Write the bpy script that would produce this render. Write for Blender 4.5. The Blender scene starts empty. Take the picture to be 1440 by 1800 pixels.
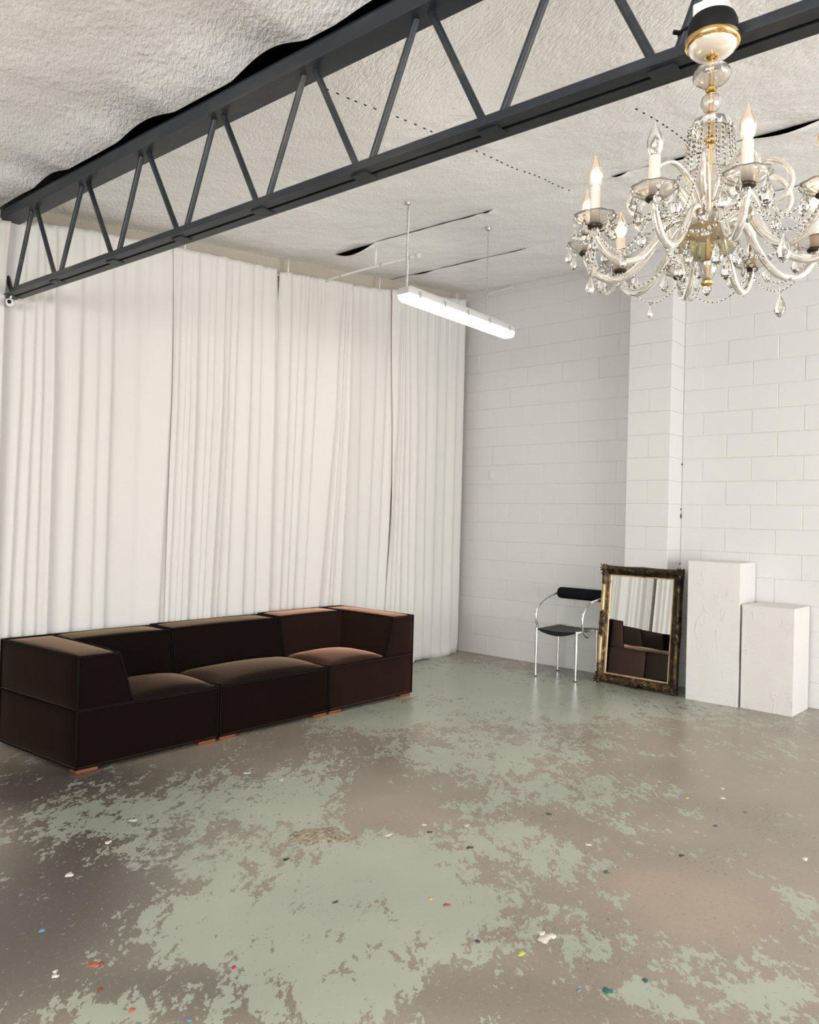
import bpy, math, random
import numpy as np
from mathutils import Vector, Matrix, noise

random.seed(7)
PI = math.pi
scene = bpy.context.scene
col = scene.collection

# ------------------------------------------------------------------ camera
def cam_setup():
    yaw, pitch, roll = math.radians(49.319), math.radians(0.672), math.radians(1.543)
    f = Vector((math.sin(yaw)*math.cos(pitch), math.cos(yaw)*math.cos(pitch), math.sin(pitch)))
    ri = Vector((math.cos(yaw), -math.sin(yaw), 0)); u = ri.cross(f)
    r2 = ri*math.cos(roll) + u*math.sin(roll); u2 = -ri*math.sin(roll) + u*math.cos(roll)
    cd = bpy.data.cameras.new('camera'); co = bpy.data.objects.new('camera', cd); col.objects.link(co)
    M = Matrix((r2, u2, -f)).transposed().to_4x4(); M.translation = (0, 0, 1.392)
    co.matrix_world = M
    cd.sensor_fit = 'VERTICAL'; cd.sensor_height = 36.0; cd.lens = 1343.3/1800*36.0
    cd.clip_start = 0.05; cd.clip_end = 100
    scene.camera = co
cam_setup()

# ------------------------------------------------------------------ world, light, exposure
world = bpy.data.worlds.new('World'); scene.world = world; world.use_nodes = True
bg = world.node_tree.nodes['Background']
bg.inputs[0].default_value = (0.95, 0.97, 1.0, 1); bg.inputs[1].default_value = 1.0

def area(name, loc, rot, sx, sy, power, colr):
    l = bpy.data.lights.new(name, 'AREA'); l.shape = 'RECTANGLE'; l.size = sx; l.size_y = sy
    l.energy = power; l.color = colr
    o = bpy.data.objects.new(name, l); col.objects.link(o); o.location = loc; o.rotation_euler = rot
    return o
# daylight entering through the open roller door behind the camera and the window band on the left
area('daylight_door', (3.1, -5.35, 1.35), (PI/2+0.40, 0, 0), 5.6, 2.5, 325, (1.0, 0.99, 0.972))
area('daylight_window', (-3.85, 0.0, 1.75), (0, -PI/2-0.5, 0), 1.5, 5.0, 245, (1.0, 0.99, 0.972))

vs = scene.view_settings
vs.view_transform = 'Standard'; vs.look = 'None'; vs.gamma = 1.0; vs.use_curve_mapping = False
vs.exposure = 0.49
cy = scene.cycles
cy.max_bounces = 7; cy.diffuse_bounces = 3; cy.glossy_bounces = 3; cy.transmission_bounces = 6; cy.transparent_max_bounces = 8
cy.use_adaptive_sampling = True; cy.adaptive_threshold = 0.03
cy.caustics_reflective = False; cy.caustics_refractive = False

# ------------------------------------------------------------------ helpers
def tag(o, label=None, cat=None, group=None, kind=None):
    if label: o['label'] = label
    if cat: o['category'] = cat
    if group: o['group'] = group
    if kind: o['kind'] = kind
    return o

def empty(name, loc, label, cat, group=None, rot=(0, 0, 0)):
    o = bpy.data.objects.new(name, None); col.objects.link(o)
    o.location = loc; o.rotation_euler = rot; o.empty_display_size = 0.1
    return tag(o, label, cat, group)

def ch(o, parent, loc=None, rot=None):
    o.parent = parent
    if loc is not None: o.location = loc
    if rot is not None: o.rotation_euler = rot
    return o

def frame_of(d):
    d = d.normalized()
    a = Vector((0, 0, 1)) if abs(d.z) < 0.9 else Vector((1, 0, 0))
    s = d.cross(a).normalized(); t = s.cross(d).normalized()
    return s, t

class MB:
    def __init__(s): s.v = []; s.f = []
    def add(s, vs_, fs_):
        b = len(s.v); s.v.extend([tuple(p) for p in vs_]); s.f.extend([tuple(i+b for i in q) for q in fs_]); return s
    def box(s, x0, x1, y0, y1, z0, z1):
        return s.add([(x0,y0,z0),(x1,y0,z0),(x1,y1,z0),(x0,y1,z0),(x0,y0,z1),(x1,y0,z1),(x1,y1,z1),(x0,y1,z1)],
                     [(0,3,2,1),(4,5,6,7),(0,1,5,4),(1,2,6,5),(2,3,7,6),(3,0,4,7)])
    def bbox(s, x0, x1, y0, y1, z0, z1, b):
        # chamfered box: 24 verts
        vs_=[]; 
        for X in (0,1):
            for Y in (0,1):
                for Z in (0,1):
                    x=(x0,x1)[X]; y=(y0,y1)[Y]; z=(z0,z1)[Z]
                    dx=b if X==0 else -b; dy=b if Y==0 else -b; dz=b if Z==0 else -b
                    vs_ += [(x,y+dy,z+dz),(x+dx,y,z+dz),(x+dx,y+dy,z)]
        I=lambda X,Y,Z,k:(X*4+Y*2+Z)*3+k
        fs=[]
        fs.append((I(0,0,0,0),I(0,0,1,0),I(0,1,1,0),I(0,1,0,0)))
        fs.append((I(1,0,0,0),I(1,1,0,0),I(1,1,1,0),I(1,0,1,0)))
        fs.append((I(0,0,0,1),I(1,0,0,1),I(1,0,1,1),I(0,0,1,1)))
        fs.append((I(0,1,0,1),I(0,1,1,1),I(1,1,1,1),I(1,1,0,1)))
        fs.append((I(0,0,0,2),I(0,1,0,2),I(1,1,0,2),I(1,0,0,2)))
        fs.append((I(0,0,1,2),I(1,0,1,2),I(1,1,1,2),I(0,1,1,2)))
        for Y in (0,1):
            for Z in (0,1): fs.append((I(0,Y,Z,1),I(0,Y,Z,2),I(1,Y,Z,2),I(1,Y,Z,1)))
        for X in (0,1):
            for Z in (0,1): fs.append((I(X,0,Z,0),I(X,0,Z,2),I(X,1,Z,2),I(X,1,Z,0)))
        for X in (0,1):
            for Y in (0,1): fs.append((I(X,Y,0,0),I(X,Y,0,1),I(X,Y,1,1),I(X,Y,1,0)))
        for X in (0,1):
            for Y in (0,1):
                for Z in (0,1): fs.append((I(X,Y,Z,0),I(X,Y,Z,1),I(X,Y,Z,2)))
        return s.add(vs_, fs)
    def tube(s, pts, r, n=10, cap=True, closed=False, lobes=0, twist=0.0, lobe_amp=0.0):
        pts=[Vector(p) for p in pts]; m=len(pts)
        rr = r if hasattr(r,'__len__') else [r]*m
        vs_=[]; fs=[]; prev=None; L=0
        for i in range(m):
            if closed: d=pts[(i+1)%m]-pts[i-1]
            else: d=pts[min(i+1,m-1)]-pts[max(i-1,0)]
            if d.length<1e-9: d=Vector((0,0,1))
            d.normalize()
            if prev is None: a,b=frame_of(d)
            else:
                a=prev-d*prev.dot(d)
                if a.length<1e-6: a,_=frame_of(d)
                a.normalize(); b=a.cross(d)
            prev=a
            if i: L+=(pts[i]-pts[i-1]).length
            for k in range(n):
                t=2*PI*k/n
                q=rr[i]*(1+(lobe_amp*math.cos(lobes*t+twist*L) if lobes else 0))
                vs_.append(pts[i]+(a*math.cos(t)+b*math.sin(t))*q)
        mm = m if closed else m-1
        for i in range(mm):
            j=(i+1)%m
            for k in range(n):
                k2=(k+1)%n
                fs.append((i*n+k,i*n+k2,j*n+k2,j*n+k))
        if cap and not closed:
            fs.append(tuple(range(n))[::-1]); fs.append(tuple((m-1)*n+k for k in range(n)))
        return s.add(vs_,fs)
    def lathe(s, prof, n=24, c=(0,0,0), lobes=0, amp=0.0, cap=True):
        vs_=[]; fs=[]; m=len(prof)
        for (r,z) in prof:
            for k in range(n):
                t=2*PI*k/n; q=r*(1+(amp*math.cos(lobes*t) if lobes else 0))
                vs_.append((c[0]+q*math.cos(t),c[1]+q*math.sin(t),c[2]+z))
        for i in range(m-1):
            for k in range(n):
                k2=(k+1)%n; fs.append((i*n+k,i*n+k2,(i+1)*n+k2,(i+1)*n+k))
        if cap:
            fs.append(tuple(range(n))[::-1]); fs.append(tuple((m-1)*n+k for k in range(n)))
        return s.add(vs_,fs)
    def ball(s, c, rx, ry=None, rz=None, n=10, m=6, M=None):
        ry=ry or rx; rz=rz or rx
        vs_=[Vector((0,0,-rz))]; 
        for i in range(1,m):
            p=-PI/2+PI*i/m
            for k in range(n):
                t=2*PI*k/n; vs_.append(Vector((rx*math.cos(p)*math.cos(t),ry*math.cos(p)*math.sin(t),rz*math.sin(p))))
        vs_.append(Vector((0,0,rz))); fs=[]
        for k in range(n):
            fs.append((0,1+(k+1)%n,1+k)); fs.append((len(vs_)-1,1+(m-2)*n+k,1+(m-2)*n+(k+1)%n))
        for i in range(m-2):
            for k in range(n):
                k2=(k+1)%n; fs.append((1+i*n+k,1+i*n+k2,1+(i+1)*n+k2,1+(i+1)*n+k))
        if M is not None: vs_=[M@p for p in vs_]
        c=Vector(c)
        return s.add([p+c for p in vs_],fs)
    def grid(s, P):
        P=np.asarray(P); n,m=P.shape[:2]; b=len(s.v)
        s.v.extend(map(tuple,P.reshape(-1,3).tolist()))
        for i in range(n-1):
            for j in range(m-1):
                s.f.append((b+i*m+j,b+(i+1)*m+j,b+(i+1)*m+j+1,b+i*m+j+1))
        return s
    def mesh(s, name, mat, smooth=False, angle=None):
        me=bpy.data.meshes.new(name); me.from_pydata(s.v,[],s.f); me.update()
        if mat: me.materials.append(mat)
        if smooth:
            me.shade_smooth()
            if angle: me.set_sharp_from_angle(angle=math.radians(angle))
        return me
    def build(s, name, mat, parent=None, smooth=False, angle=None, loc=(0,0,0)):
        o=bpy.data.objects.new(name,s.mesh(name,mat,smooth,angle)); col.objects.link(o)
        o.location=loc
        if parent is not None: o.parent=parent
        return o

def inst(name, me, parent=None, loc=(0,0,0), rot=(0,0,0), scale=None):
    o=bpy.data.objects.new(name,me); col.objects.link(o); o.location=loc; o.rotation_euler=rot
    if scale: o.scale=scale
    if parent is not None: o.parent=parent
    return o

def smooth_path(pts, n=8):
    pts=[Vector(p) for p in pts]; out=[]
    for i in range(len(pts)-1):
        p0=pts[max(i-1,0)]; p1=pts[i]; p2=pts[i+1]; p3=pts[min(i+2,len(pts)-1)]
        for k in range(n):
            t=k/n
            out.append(0.5*((2*p1)+(p2-p0)*t+(2*p0-5*p1+4*p2-p3)*t*t+(3*p1-p0-3*p2+p3)*t**3))
    out.append(pts[-1]); return out

# ------------------------------------------------------------------ materials
def mat(name):
    m=bpy.data.materials.new(name); m.use_nodes=True
    nt=m.node_tree; b=nt.nodes['Principled BSDF']; return m,nt,b
def N(nt,t,**kw):
    n=nt.nodes.new(t)
    for k,v in kw.items(): setattr(n,k,v)
    return n
def setin(n,d):
    for k,v in d.items(): n.inputs[k].default_value=v
def simple(name, c, rough=0.5, metal=0.0, **kw):
    m,nt,b=mat(name); setin(b,{'Base Color':(*c,1),'Roughness':rough,'Metallic':metal})
    for k,v in kw.items(): b.inputs[k.replace('_',' ')].default_value=v
    return m
def coords(nt, kind='Object'):
    if kind=='World': return N(nt,'ShaderNodeNewGeometry').outputs['Position']
    return N(nt,'ShaderNodeTexCoord').outputs[kind]
def tex_noise(nt, co, scale, detail=4, rough=0.5, dist=0.0, mapscale=None):
    if mapscale:
        mp=N(nt,'ShaderNodeMapping'); mp.inputs['Scale'].default_value=mapscale; nt.links.new(co,mp.inputs[0]); co=mp.outputs[0]
    n=N(nt,'ShaderNodeTexNoise'); setin(n,{'Scale':scale,'Detail':detail,'Roughness':rough,'Distortion':dist}); nt.links.new(co,n.inputs['Vector']); return n.outputs['Fac']
def ramp(nt, fac, stops):
    r=N(nt,'ShaderNodeValToRGB'); nt.links.new(fac,r.inputs[0]); e=r.color_ramp.elements
    while len(e)<len(stops): e.new(0.5)
    for i,(p,c) in enumerate(stops):
        e[i].position=p; e[i].color=c if len(c)==4 else (*c,1)
    return r.outputs[0]
def mix(nt, fac, a, b, mode='MIX'):
    m=N(nt,'ShaderNodeMix',data_type='RGBA',blend_type=mode)
    for sock,val in ((m.inputs[0],fac),(m.inputs[6],a),(m.inputs[7],b)):
        if isinstance(val,(int,float)): sock.default_value=val
        elif isinstance(val,(tuple,list)): sock.default_value=(*val,1) if len(val)==3 else val
        else: nt.links.new(val,sock)
    return m.outputs[2]
def math_(nt, op, a, b=None, clamp=False):
    m=N(nt,'ShaderNodeMath',operation=op,use_clamp=clamp)
    for i,v in enumerate((a,b)):
        if v is None: continue
        if isinstance(v,(int,float)): m.inputs[i].default_value=v
        else: nt.links.new(v,m.inputs[i])
    return m.outputs[0]
def bump(nt, b, h, strength=0.3, dist=0.01):
    n=N(nt,'ShaderNodeBump'); setin(n,{'Strength':strength,'Distance':dist}); nt.links.new(h,n.inputs['Height']); nt.links.new(n.outputs[0],b.inputs['Normal']); return n

def m_wallpaint():
    m,nt,b=mat('white_painted_block'); co=coords(nt,'World')
    n1=tex_noise(nt,co,1.3,2); n3=tex_noise(nt,co,14,4,0.65)
    c=mix(nt,math_(nt,'MULTIPLY',n1,0.6),(0.70,0.69,0.668),(0.645,0.637,0.617))
    nt.links.new(c,b.inputs['Base Color']); b.inputs['Roughness'].default_value=0.5
    bump(nt,b,n3,0.35,0.004); return m
def m_concrete_beam():
    m,nt,b=mat('raw_concrete'); co=coords(nt,'World')
    n1=tex_noise(nt,co,3,4); n2=tex_noise(nt,co,45,4,0.65)
    c=mix(nt,n1,(0.50,0.45,0.37),(0.42,0.37,0.30))
    c=mix(nt,ramp(nt,n2,[(0.30,(1,1,1)),(0.36,(0,0,0))]),c,(0.25,0.21,0.17))
    nt.links.new(c,b.inputs['Base Color']); b.inputs['Roughness'].default_value=0.85; bump(nt,b,n2,0.6,0.01); return m
def m_curtain():
    m,nt,b=mat('off_white_cotton'); co=coords(nt,'World')
    n1=tex_noise(nt,co,0.8,1)
    c=mix(nt,n1,(0.83,0.815,0.785),(0.80,0.785,0.755)); nt.links.new(c,b.inputs['Base Color'])
    setin(b,{'Roughness':0.85,'Sheen Weight':0.15,'Specular IOR Level':0.1})
    tr=N(nt,'ShaderNodeBsdfTranslucent'); tr.inputs[0].default_value=(0.85,0.78,0.68,1)
    mx=N(nt,'ShaderNodeMixShader'); mx.inputs[0].default_value=0.25
    nt.links.new(b.outputs[0],mx.inputs[1]); nt.links.new(tr.outputs[0],mx.inputs[2]); nt.links.new(mx.outputs[0],nt.nodes['Material Output'].inputs[0]); return m
def m_foil():
    m,nt,b=mat('silver_white_foil'); co=coords(nt,'World')
    mp=N(nt,'ShaderNodeMapping'); mp.inputs['Rotation'].default_value=(0,0,0.5); nt.links.new(co,mp.inputs[0]); cr=mp.outputs[0]
    n1=tex_noise(nt,cr,70,2,0.65,0.0,(1,0.4,1)); n2=tex_noise(nt,co,1.4,1); n3=tex_noise(nt,co,7,2,0.6,0.0)
    c=mix(nt,n2,(0.97,0.965,0.95),(0.92,0.915,0.90)); nt.links.new(c,b.inputs['Base Color'])
    setin(b,{'Metallic':0.08,'Roughness':0.26})
    h=math_(nt,'ADD',math_(nt,'MULTIPLY',n1,0.8),math_(nt,'MULTIPLY',n3,1.3))
    bump(nt,b,h,0.48,0.018); return m
def m_steel():
    m,nt,b=mat('blue_grey_painted_steel'); co=coords(nt,'World')
    n1=tex_noise(nt,co,5,5,0.65,0.4,(1,0.4,1)); n2=tex_noise(nt,co,40,3)
    c=ramp(nt,n1,[(0.35,(0.010,0.014,0.020)),(0.55,(0.019,0.024,0.031)),(0.75,(0.060,0.056,0.050))])
    nt.links.new(c,b.inputs['Base Color']); setin(b,{'Roughness':0.45,'Specular IOR Level':0.4}); bump(nt,b,n2,0.15,0.003); return m
def m_velvet(name, c1, c2, tint, sw=0.6):
    m,nt,b=mat(name); co=coords(nt,'World')
    n1=tex_noise(nt,co,4,4,0.6); n2=tex_noise(nt,co,350,2)
    c=mix(nt,n1,c1,c2); nt.links.new(c,b.inputs['Base Color'])
    setin(b,{'Roughness':0.85,'Sheen Weight':sw,'Sheen Roughness':0.32,'Sheen Tint':(*tint,1),'Specular IOR Level':0.04})
    h=math_(nt,'ADD',n1,math_(nt,'MULTIPLY',n2,0.1)); bump(nt,b,h,0.15,0.01); return m
def m_plaster():
    m,nt,b=mat('rough_white_plaster'); co=coords(nt,'World')
    n1=tex_noise(nt,co,11,5,0.6,1.6,(1,1,0.5)); n2=tex_noise(nt,co,40,4,0.6,0.5); n3=tex_noise(nt,co,2,2)
    c=mix(nt,n3,(0.74,0.725,0.70),(0.695,0.68,0.655)); nt.links.new(c,b.inputs['Base Color']); b.inputs['Roughness'].default_value=0.7
    r=ramp(nt,n1,[(0.60,(0,0,0)),(0.68,(1,1,1))]); h=math_(nt,'ADD',r,math_(nt,'MULTIPLY',n2,0.7)); bump(nt,b,h,0.5,0.005); return m
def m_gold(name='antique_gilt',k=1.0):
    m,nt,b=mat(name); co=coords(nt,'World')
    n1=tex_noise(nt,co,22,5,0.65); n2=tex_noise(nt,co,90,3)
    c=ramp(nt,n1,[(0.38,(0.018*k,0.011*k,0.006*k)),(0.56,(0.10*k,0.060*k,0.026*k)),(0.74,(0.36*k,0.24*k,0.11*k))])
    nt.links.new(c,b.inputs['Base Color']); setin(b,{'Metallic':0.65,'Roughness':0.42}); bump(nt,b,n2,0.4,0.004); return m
def m_giltpanel():
    m,nt,b=mat('pale_gilt_panel'); co=coords(nt,'World')
    n1=tex_noise(nt,co,14,5,0.65); n2=tex_noise(nt,co,120,3)
    c=ramp(nt,n1,[(0.30,(0.14,0.085,0.035)),(0.44,(0.50,0.36,0.19)),(0.72,(0.70,0.54,0.32))])
    nt.links.new(c,b.inputs['Base Color']); setin(b,{'Metallic':0.55,'Roughness':0.45}); bump(nt,b,n2,0.25,0.003); return m
def m_glass(name='clear_crystal', c=(1,0.985,0.96), rough=0.02, ior=1.5):
    m,nt,b=mat(name); setin(b,{'Base Color':(*c,1),'Roughness':rough,'IOR':ior,'Transmission Weight':1.0}); return m
def m_emit(name, c, s):
    m,nt,b=mat(name); setin(b,{'Base Color':(0.9,0.9,0.9,1),'Emission Color':(*c,1),'Emission Strength':s}); return m
def m_wood():
    m,nt,b=mat('orange_stained_wood'); co=coords(nt,'World')
    n1=tex_noise(nt,co,30,4,0.6,0.0,(0.2,1,1)); c=mix(nt,n1,(0.26,0.075,0.022),(0.17,0.045,0.015)); nt.links.new(c,b.inputs['Base Color']); b.inputs['Roughness'].default_value=0.4; return m
def m_floor():
    m,nt,b=mat('worn_painted_concrete'); co=coords(nt,'World')
    at=N(nt,'ShaderNodeAttribute',attribute_name='paint').outputs['Fac']
    at2=N(nt,'ShaderNodeAttribute',attribute_name='stain_shade').outputs['Fac']
    mp=N(nt,'ShaderNodeMapping'); mp.inputs['Rotation'].default_value=(0,0,math.radians(-41)); nt.links.new(co,mp.inputs[0]); cr=mp.outputs[0]
    nA=tex_noise(nt,cr,3.4,6,0.70,0.25,(0.7,1.0,1)); nB=tex_noise(nt,cr,13,5,0.70,0.3,(0.6,1.0,1))
    # paint cover = large patches + broken edges + small flakes
    f=math_(nt,'ADD',math_(nt,'MULTIPLY',math_(nt,'SUBTRACT',nA,0.5),1.9),math_(nt,'MULTIPLY',math_(nt,'SUBTRACT',nB,0.5),2.5))
    nC=tex_noise(nt,cr,42,4,0.7,0.2,(0.6,1.0,1))
    f=math_(nt,'ADD',f,math_(nt,'MULTIPLY',math_(nt,'SUBTRACT',nC,0.5),1.7))
    f=math_(nt,'ADD',f,math_(nt,'SUBTRACT',at,0.52))
    cov=ramp(nt,f,[(0.0,(0,0,0)),(0.018,(1,1,1))])
    n1=tex_noise(nt,co,1.2,3,0.6); n2=tex_noise(nt,co,55,3,0.7)
    conc=ramp(nt,n1,[(0.3,(0.245,0.207,0.168)),(0.7,(0.350,0.293,0.235))])
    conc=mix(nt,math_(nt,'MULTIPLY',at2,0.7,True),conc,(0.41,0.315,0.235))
    grime_shade=math_(nt,'MULTIPLY',at2,-1.0,True); conc=mix(nt,grime_shade,conc,(0.085,0.075,0.062))  # darkens for dirt and for painted shade on the left
    conc=mix(nt,ramp(nt,n2,[(0.60,(0,0,0)),(0.72,(0.55,0.55,0.55))]),conc,(0.44,0.41,0.36))
    conc=mix(nt,ramp(nt,n2,[(0.30,(0.5,0.5,0.5)),(0.40,(0,0,0))]),conc,(0.09,0.08,0.07))
    n4=n1
    pt=ramp(nt,n4,[(0.3,(0.335,0.360,0.295)),(0.7,(0.430,0.450,0.372))])
    pt=mix(nt,math_(nt,'MULTIPLY',grime_shade,0.55),pt,(0.20,0.215,0.18))  # old paint dulled by the same dirt and painted shade
    pt=mix(nt,ramp(nt,n2,[(0.28,(0.6,0.6,0.6)),(0.36,(0,0,0))]),pt,(0.16,0.155,0.13))
    c=mix(nt,cov,conc,pt)
    # loose specks of old paint
    vo=N(nt,'ShaderNodeTexVoronoi',feature='F1'); setin(vo,{'Scale':9.0,'Randomness':1.0}); nt.links.new(co,vo.inputs['Vector'])
    sep=N(nt,'ShaderNodeSeparateColor'); nt.links.new(vo.outputs['Color'],sep.inputs[0])
    spot=math_(nt,'MULTIPLY',math_(nt,'LESS_THAN',math_(nt,'ADD',vo.outputs['Distance'],math_(nt,'MULTIPLY',math_(nt,'SUBTRACT',nB,0.5),0.25)),0.055),math_(nt,'GREATER_THAN',sep.outputs[0],0.55))
    c=mix(nt,spot,c,mix(nt,sep.outputs[1],(0.36,0.36,0.33),(0.16,0.17,0.15)))
    nt.links.new(c,b.inputs['Base Color'])
    r=ramp(nt,math_(nt,'ADD',math_(nt,'MULTIPLY',n1,0.5),math_(nt,'MULTIPLY',n2,0.5)),[(0.3,(0.24,0.24,0.24)),(0.7,(0.40,0.40,0.40))])
    nt.links.new(r,b.inputs['Roughness']); b.inputs['Specular IOR Level'].default_value=0.5
    h=math_(nt,'ADD',math_(nt,'MULTIPLY',n2,0.5),math_(nt,'MULTIPLY',n1,2.0)); bump(nt,b,h,0.25,0.0035)
    return m

WALL=m_wallpaint(); BEAM=m_concrete_beam(); CURT=m_curtain(); FOIL=m_foil(); STEEL=m_steel()
VEL_L=m_velvet('dark_brown_velvet',(0.0065,0.0036,0.0030),(0.0042,0.0024,0.0022),(0.56,0.38,0.25))
VEL_R=m_velvet('reddish_brown_velvet',(0.0160,0.0075,0.0058),(0.0100,0.0048,0.0038),(0.92,0.52,0.36),0.9)
PIPE=simple('velvet_piping',(0.0045,0.0032,0.0034),0.8,0.0,Specular_IOR_Level=0.12)
PLASTER=m_plaster(); GILT=m_gold(); PALEGILT=m_giltpanel(); WOOD=m_wood(); GILTD=m_gold('shaded_gilt',0.55); FLOOR=m_floor()  # includes a darker gilt copy with shade painted into its colour
CHROME=simple('chrome',(0.82,0.82,0.83),0.07,1.0)
LEATHER=simple('black_leather',(0.006,0.007,0.010),0.45,0.0,Specular_IOR_Level=0.35)
FABRIC=simple('black_fabric',(0.004,0.0045,0.007),0.85,0.0,Specular_IOR_Level=0.15)
MIRROR=simple('mirror_silver',(0.86,0.87,0.86),0.0,1.0)
DARK=simple('dark_void',(0.012,0.012,0.013),0.9)
BLACK=simple('black_plastic',(0.004,0.004,0.005),0.6,0.0,Specular_IOR_Level=0.25)
WHITEP=simple('white_plastic',(0.75,0.74,0.72),0.4)
GREYP=simple('pale_grey_plastic',(0.55,0.54,0.52),0.45)
GALV=simple('galvanised_steel',(0.45,0.45,0.44),0.4,0.8)
BRASS=simple('polished_brass',(0.72,0.47,0.19),0.2,1.0)
DARKBRASS=simple('dark_brass_ring',(0.06,0.045,0.03),0.45,0.8)
GLASS=m_glass(); WARMGLASS=m_glass('warm_blown_glass',(1.0,0.95,0.88),0.05)
WARMGLASS.node_tree.nodes['Principled BSDF'].inputs['Transmission Weight'].default_value=0.86
OLIVE=m_glass('olive_hub_glass',(0.93,0.88,0.66),0.06); OLIVE.node_tree.nodes['Principled BSDF'].inputs['Transmission Weight'].default_value=0.85
FROST=m_glass('frosted_canopy_glass',(1.0,0.90,0.76),0.2); FROST.node_tree.nodes['Principled BSDF'].inputs['Transmission Weight'].default_value=0.45
CANDLE=simple('ivory_candle_sleeve',(0.66,0.58,0.50),0.45,0.0,Subsurface_Weight=0.0)
GLOW=m_emit('lit_filament',(1.0,0.60,0.26),42.0)
def m_thin(name):
    m,nt,b=mat(name); setin(b,{'Base Color':(1,1,1,1),'Roughness':0.03,'Specular IOR Level':0.5})
    t=N(nt,'ShaderNodeBsdfTransparent'); t.inputs[0].default_value=(1.0,0.93,0.80,1); g=N(nt,'ShaderNodeBsdfGlossy'); g.inputs['Roughness'].default_value=0.04
    fr=N(nt,'ShaderNodeFresnel'); fr.inputs[0].default_value=1.5; f2=math_(nt,'ADD',math_(nt,'MULTIPLY',fr.outputs[0],0.9),0.03)
    mx=N(nt,'ShaderNodeMixShader'); nt.links.new(f2,mx.inputs[0]); nt.links.new(t.outputs[0],mx.inputs[1]); nt.links.new(g.outputs[0],mx.inputs[2]); em=N(nt,'ShaderNodeEmission'); em.inputs[0].default_value=(1.0,0.50,0.16,1); em.inputs[1].default_value=0.22
    ad=N(nt,'ShaderNodeAddShader'); nt.links.new(mx.outputs[0],ad.inputs[0]); nt.links.new(em.outputs[0],ad.inputs[1]); nt.links.new(ad.outputs[0],nt.nodes['Material Output'].inputs[0]); return m
BULB=m_thin('thin_bulb_glass')
TUBE=m_emit('lit_diffuser',(1.0,0.95,0.86),16.0)
LINK=simple('dark_wire',(0.05,0.045,0.04),0.4,0.8)
BULBOFF=m_glass('unlit_bulb_glass',(0.97,0.92,0.88),0.12)

# ------------------------------------------------------------------ structure
W = 6.674; YB = 5.02; XL = -4.0; YF = -5.5
def ceil_z(x,y): return 3.30 + 0.1226*(x-1.9) - 0.015*(5-y)

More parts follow.
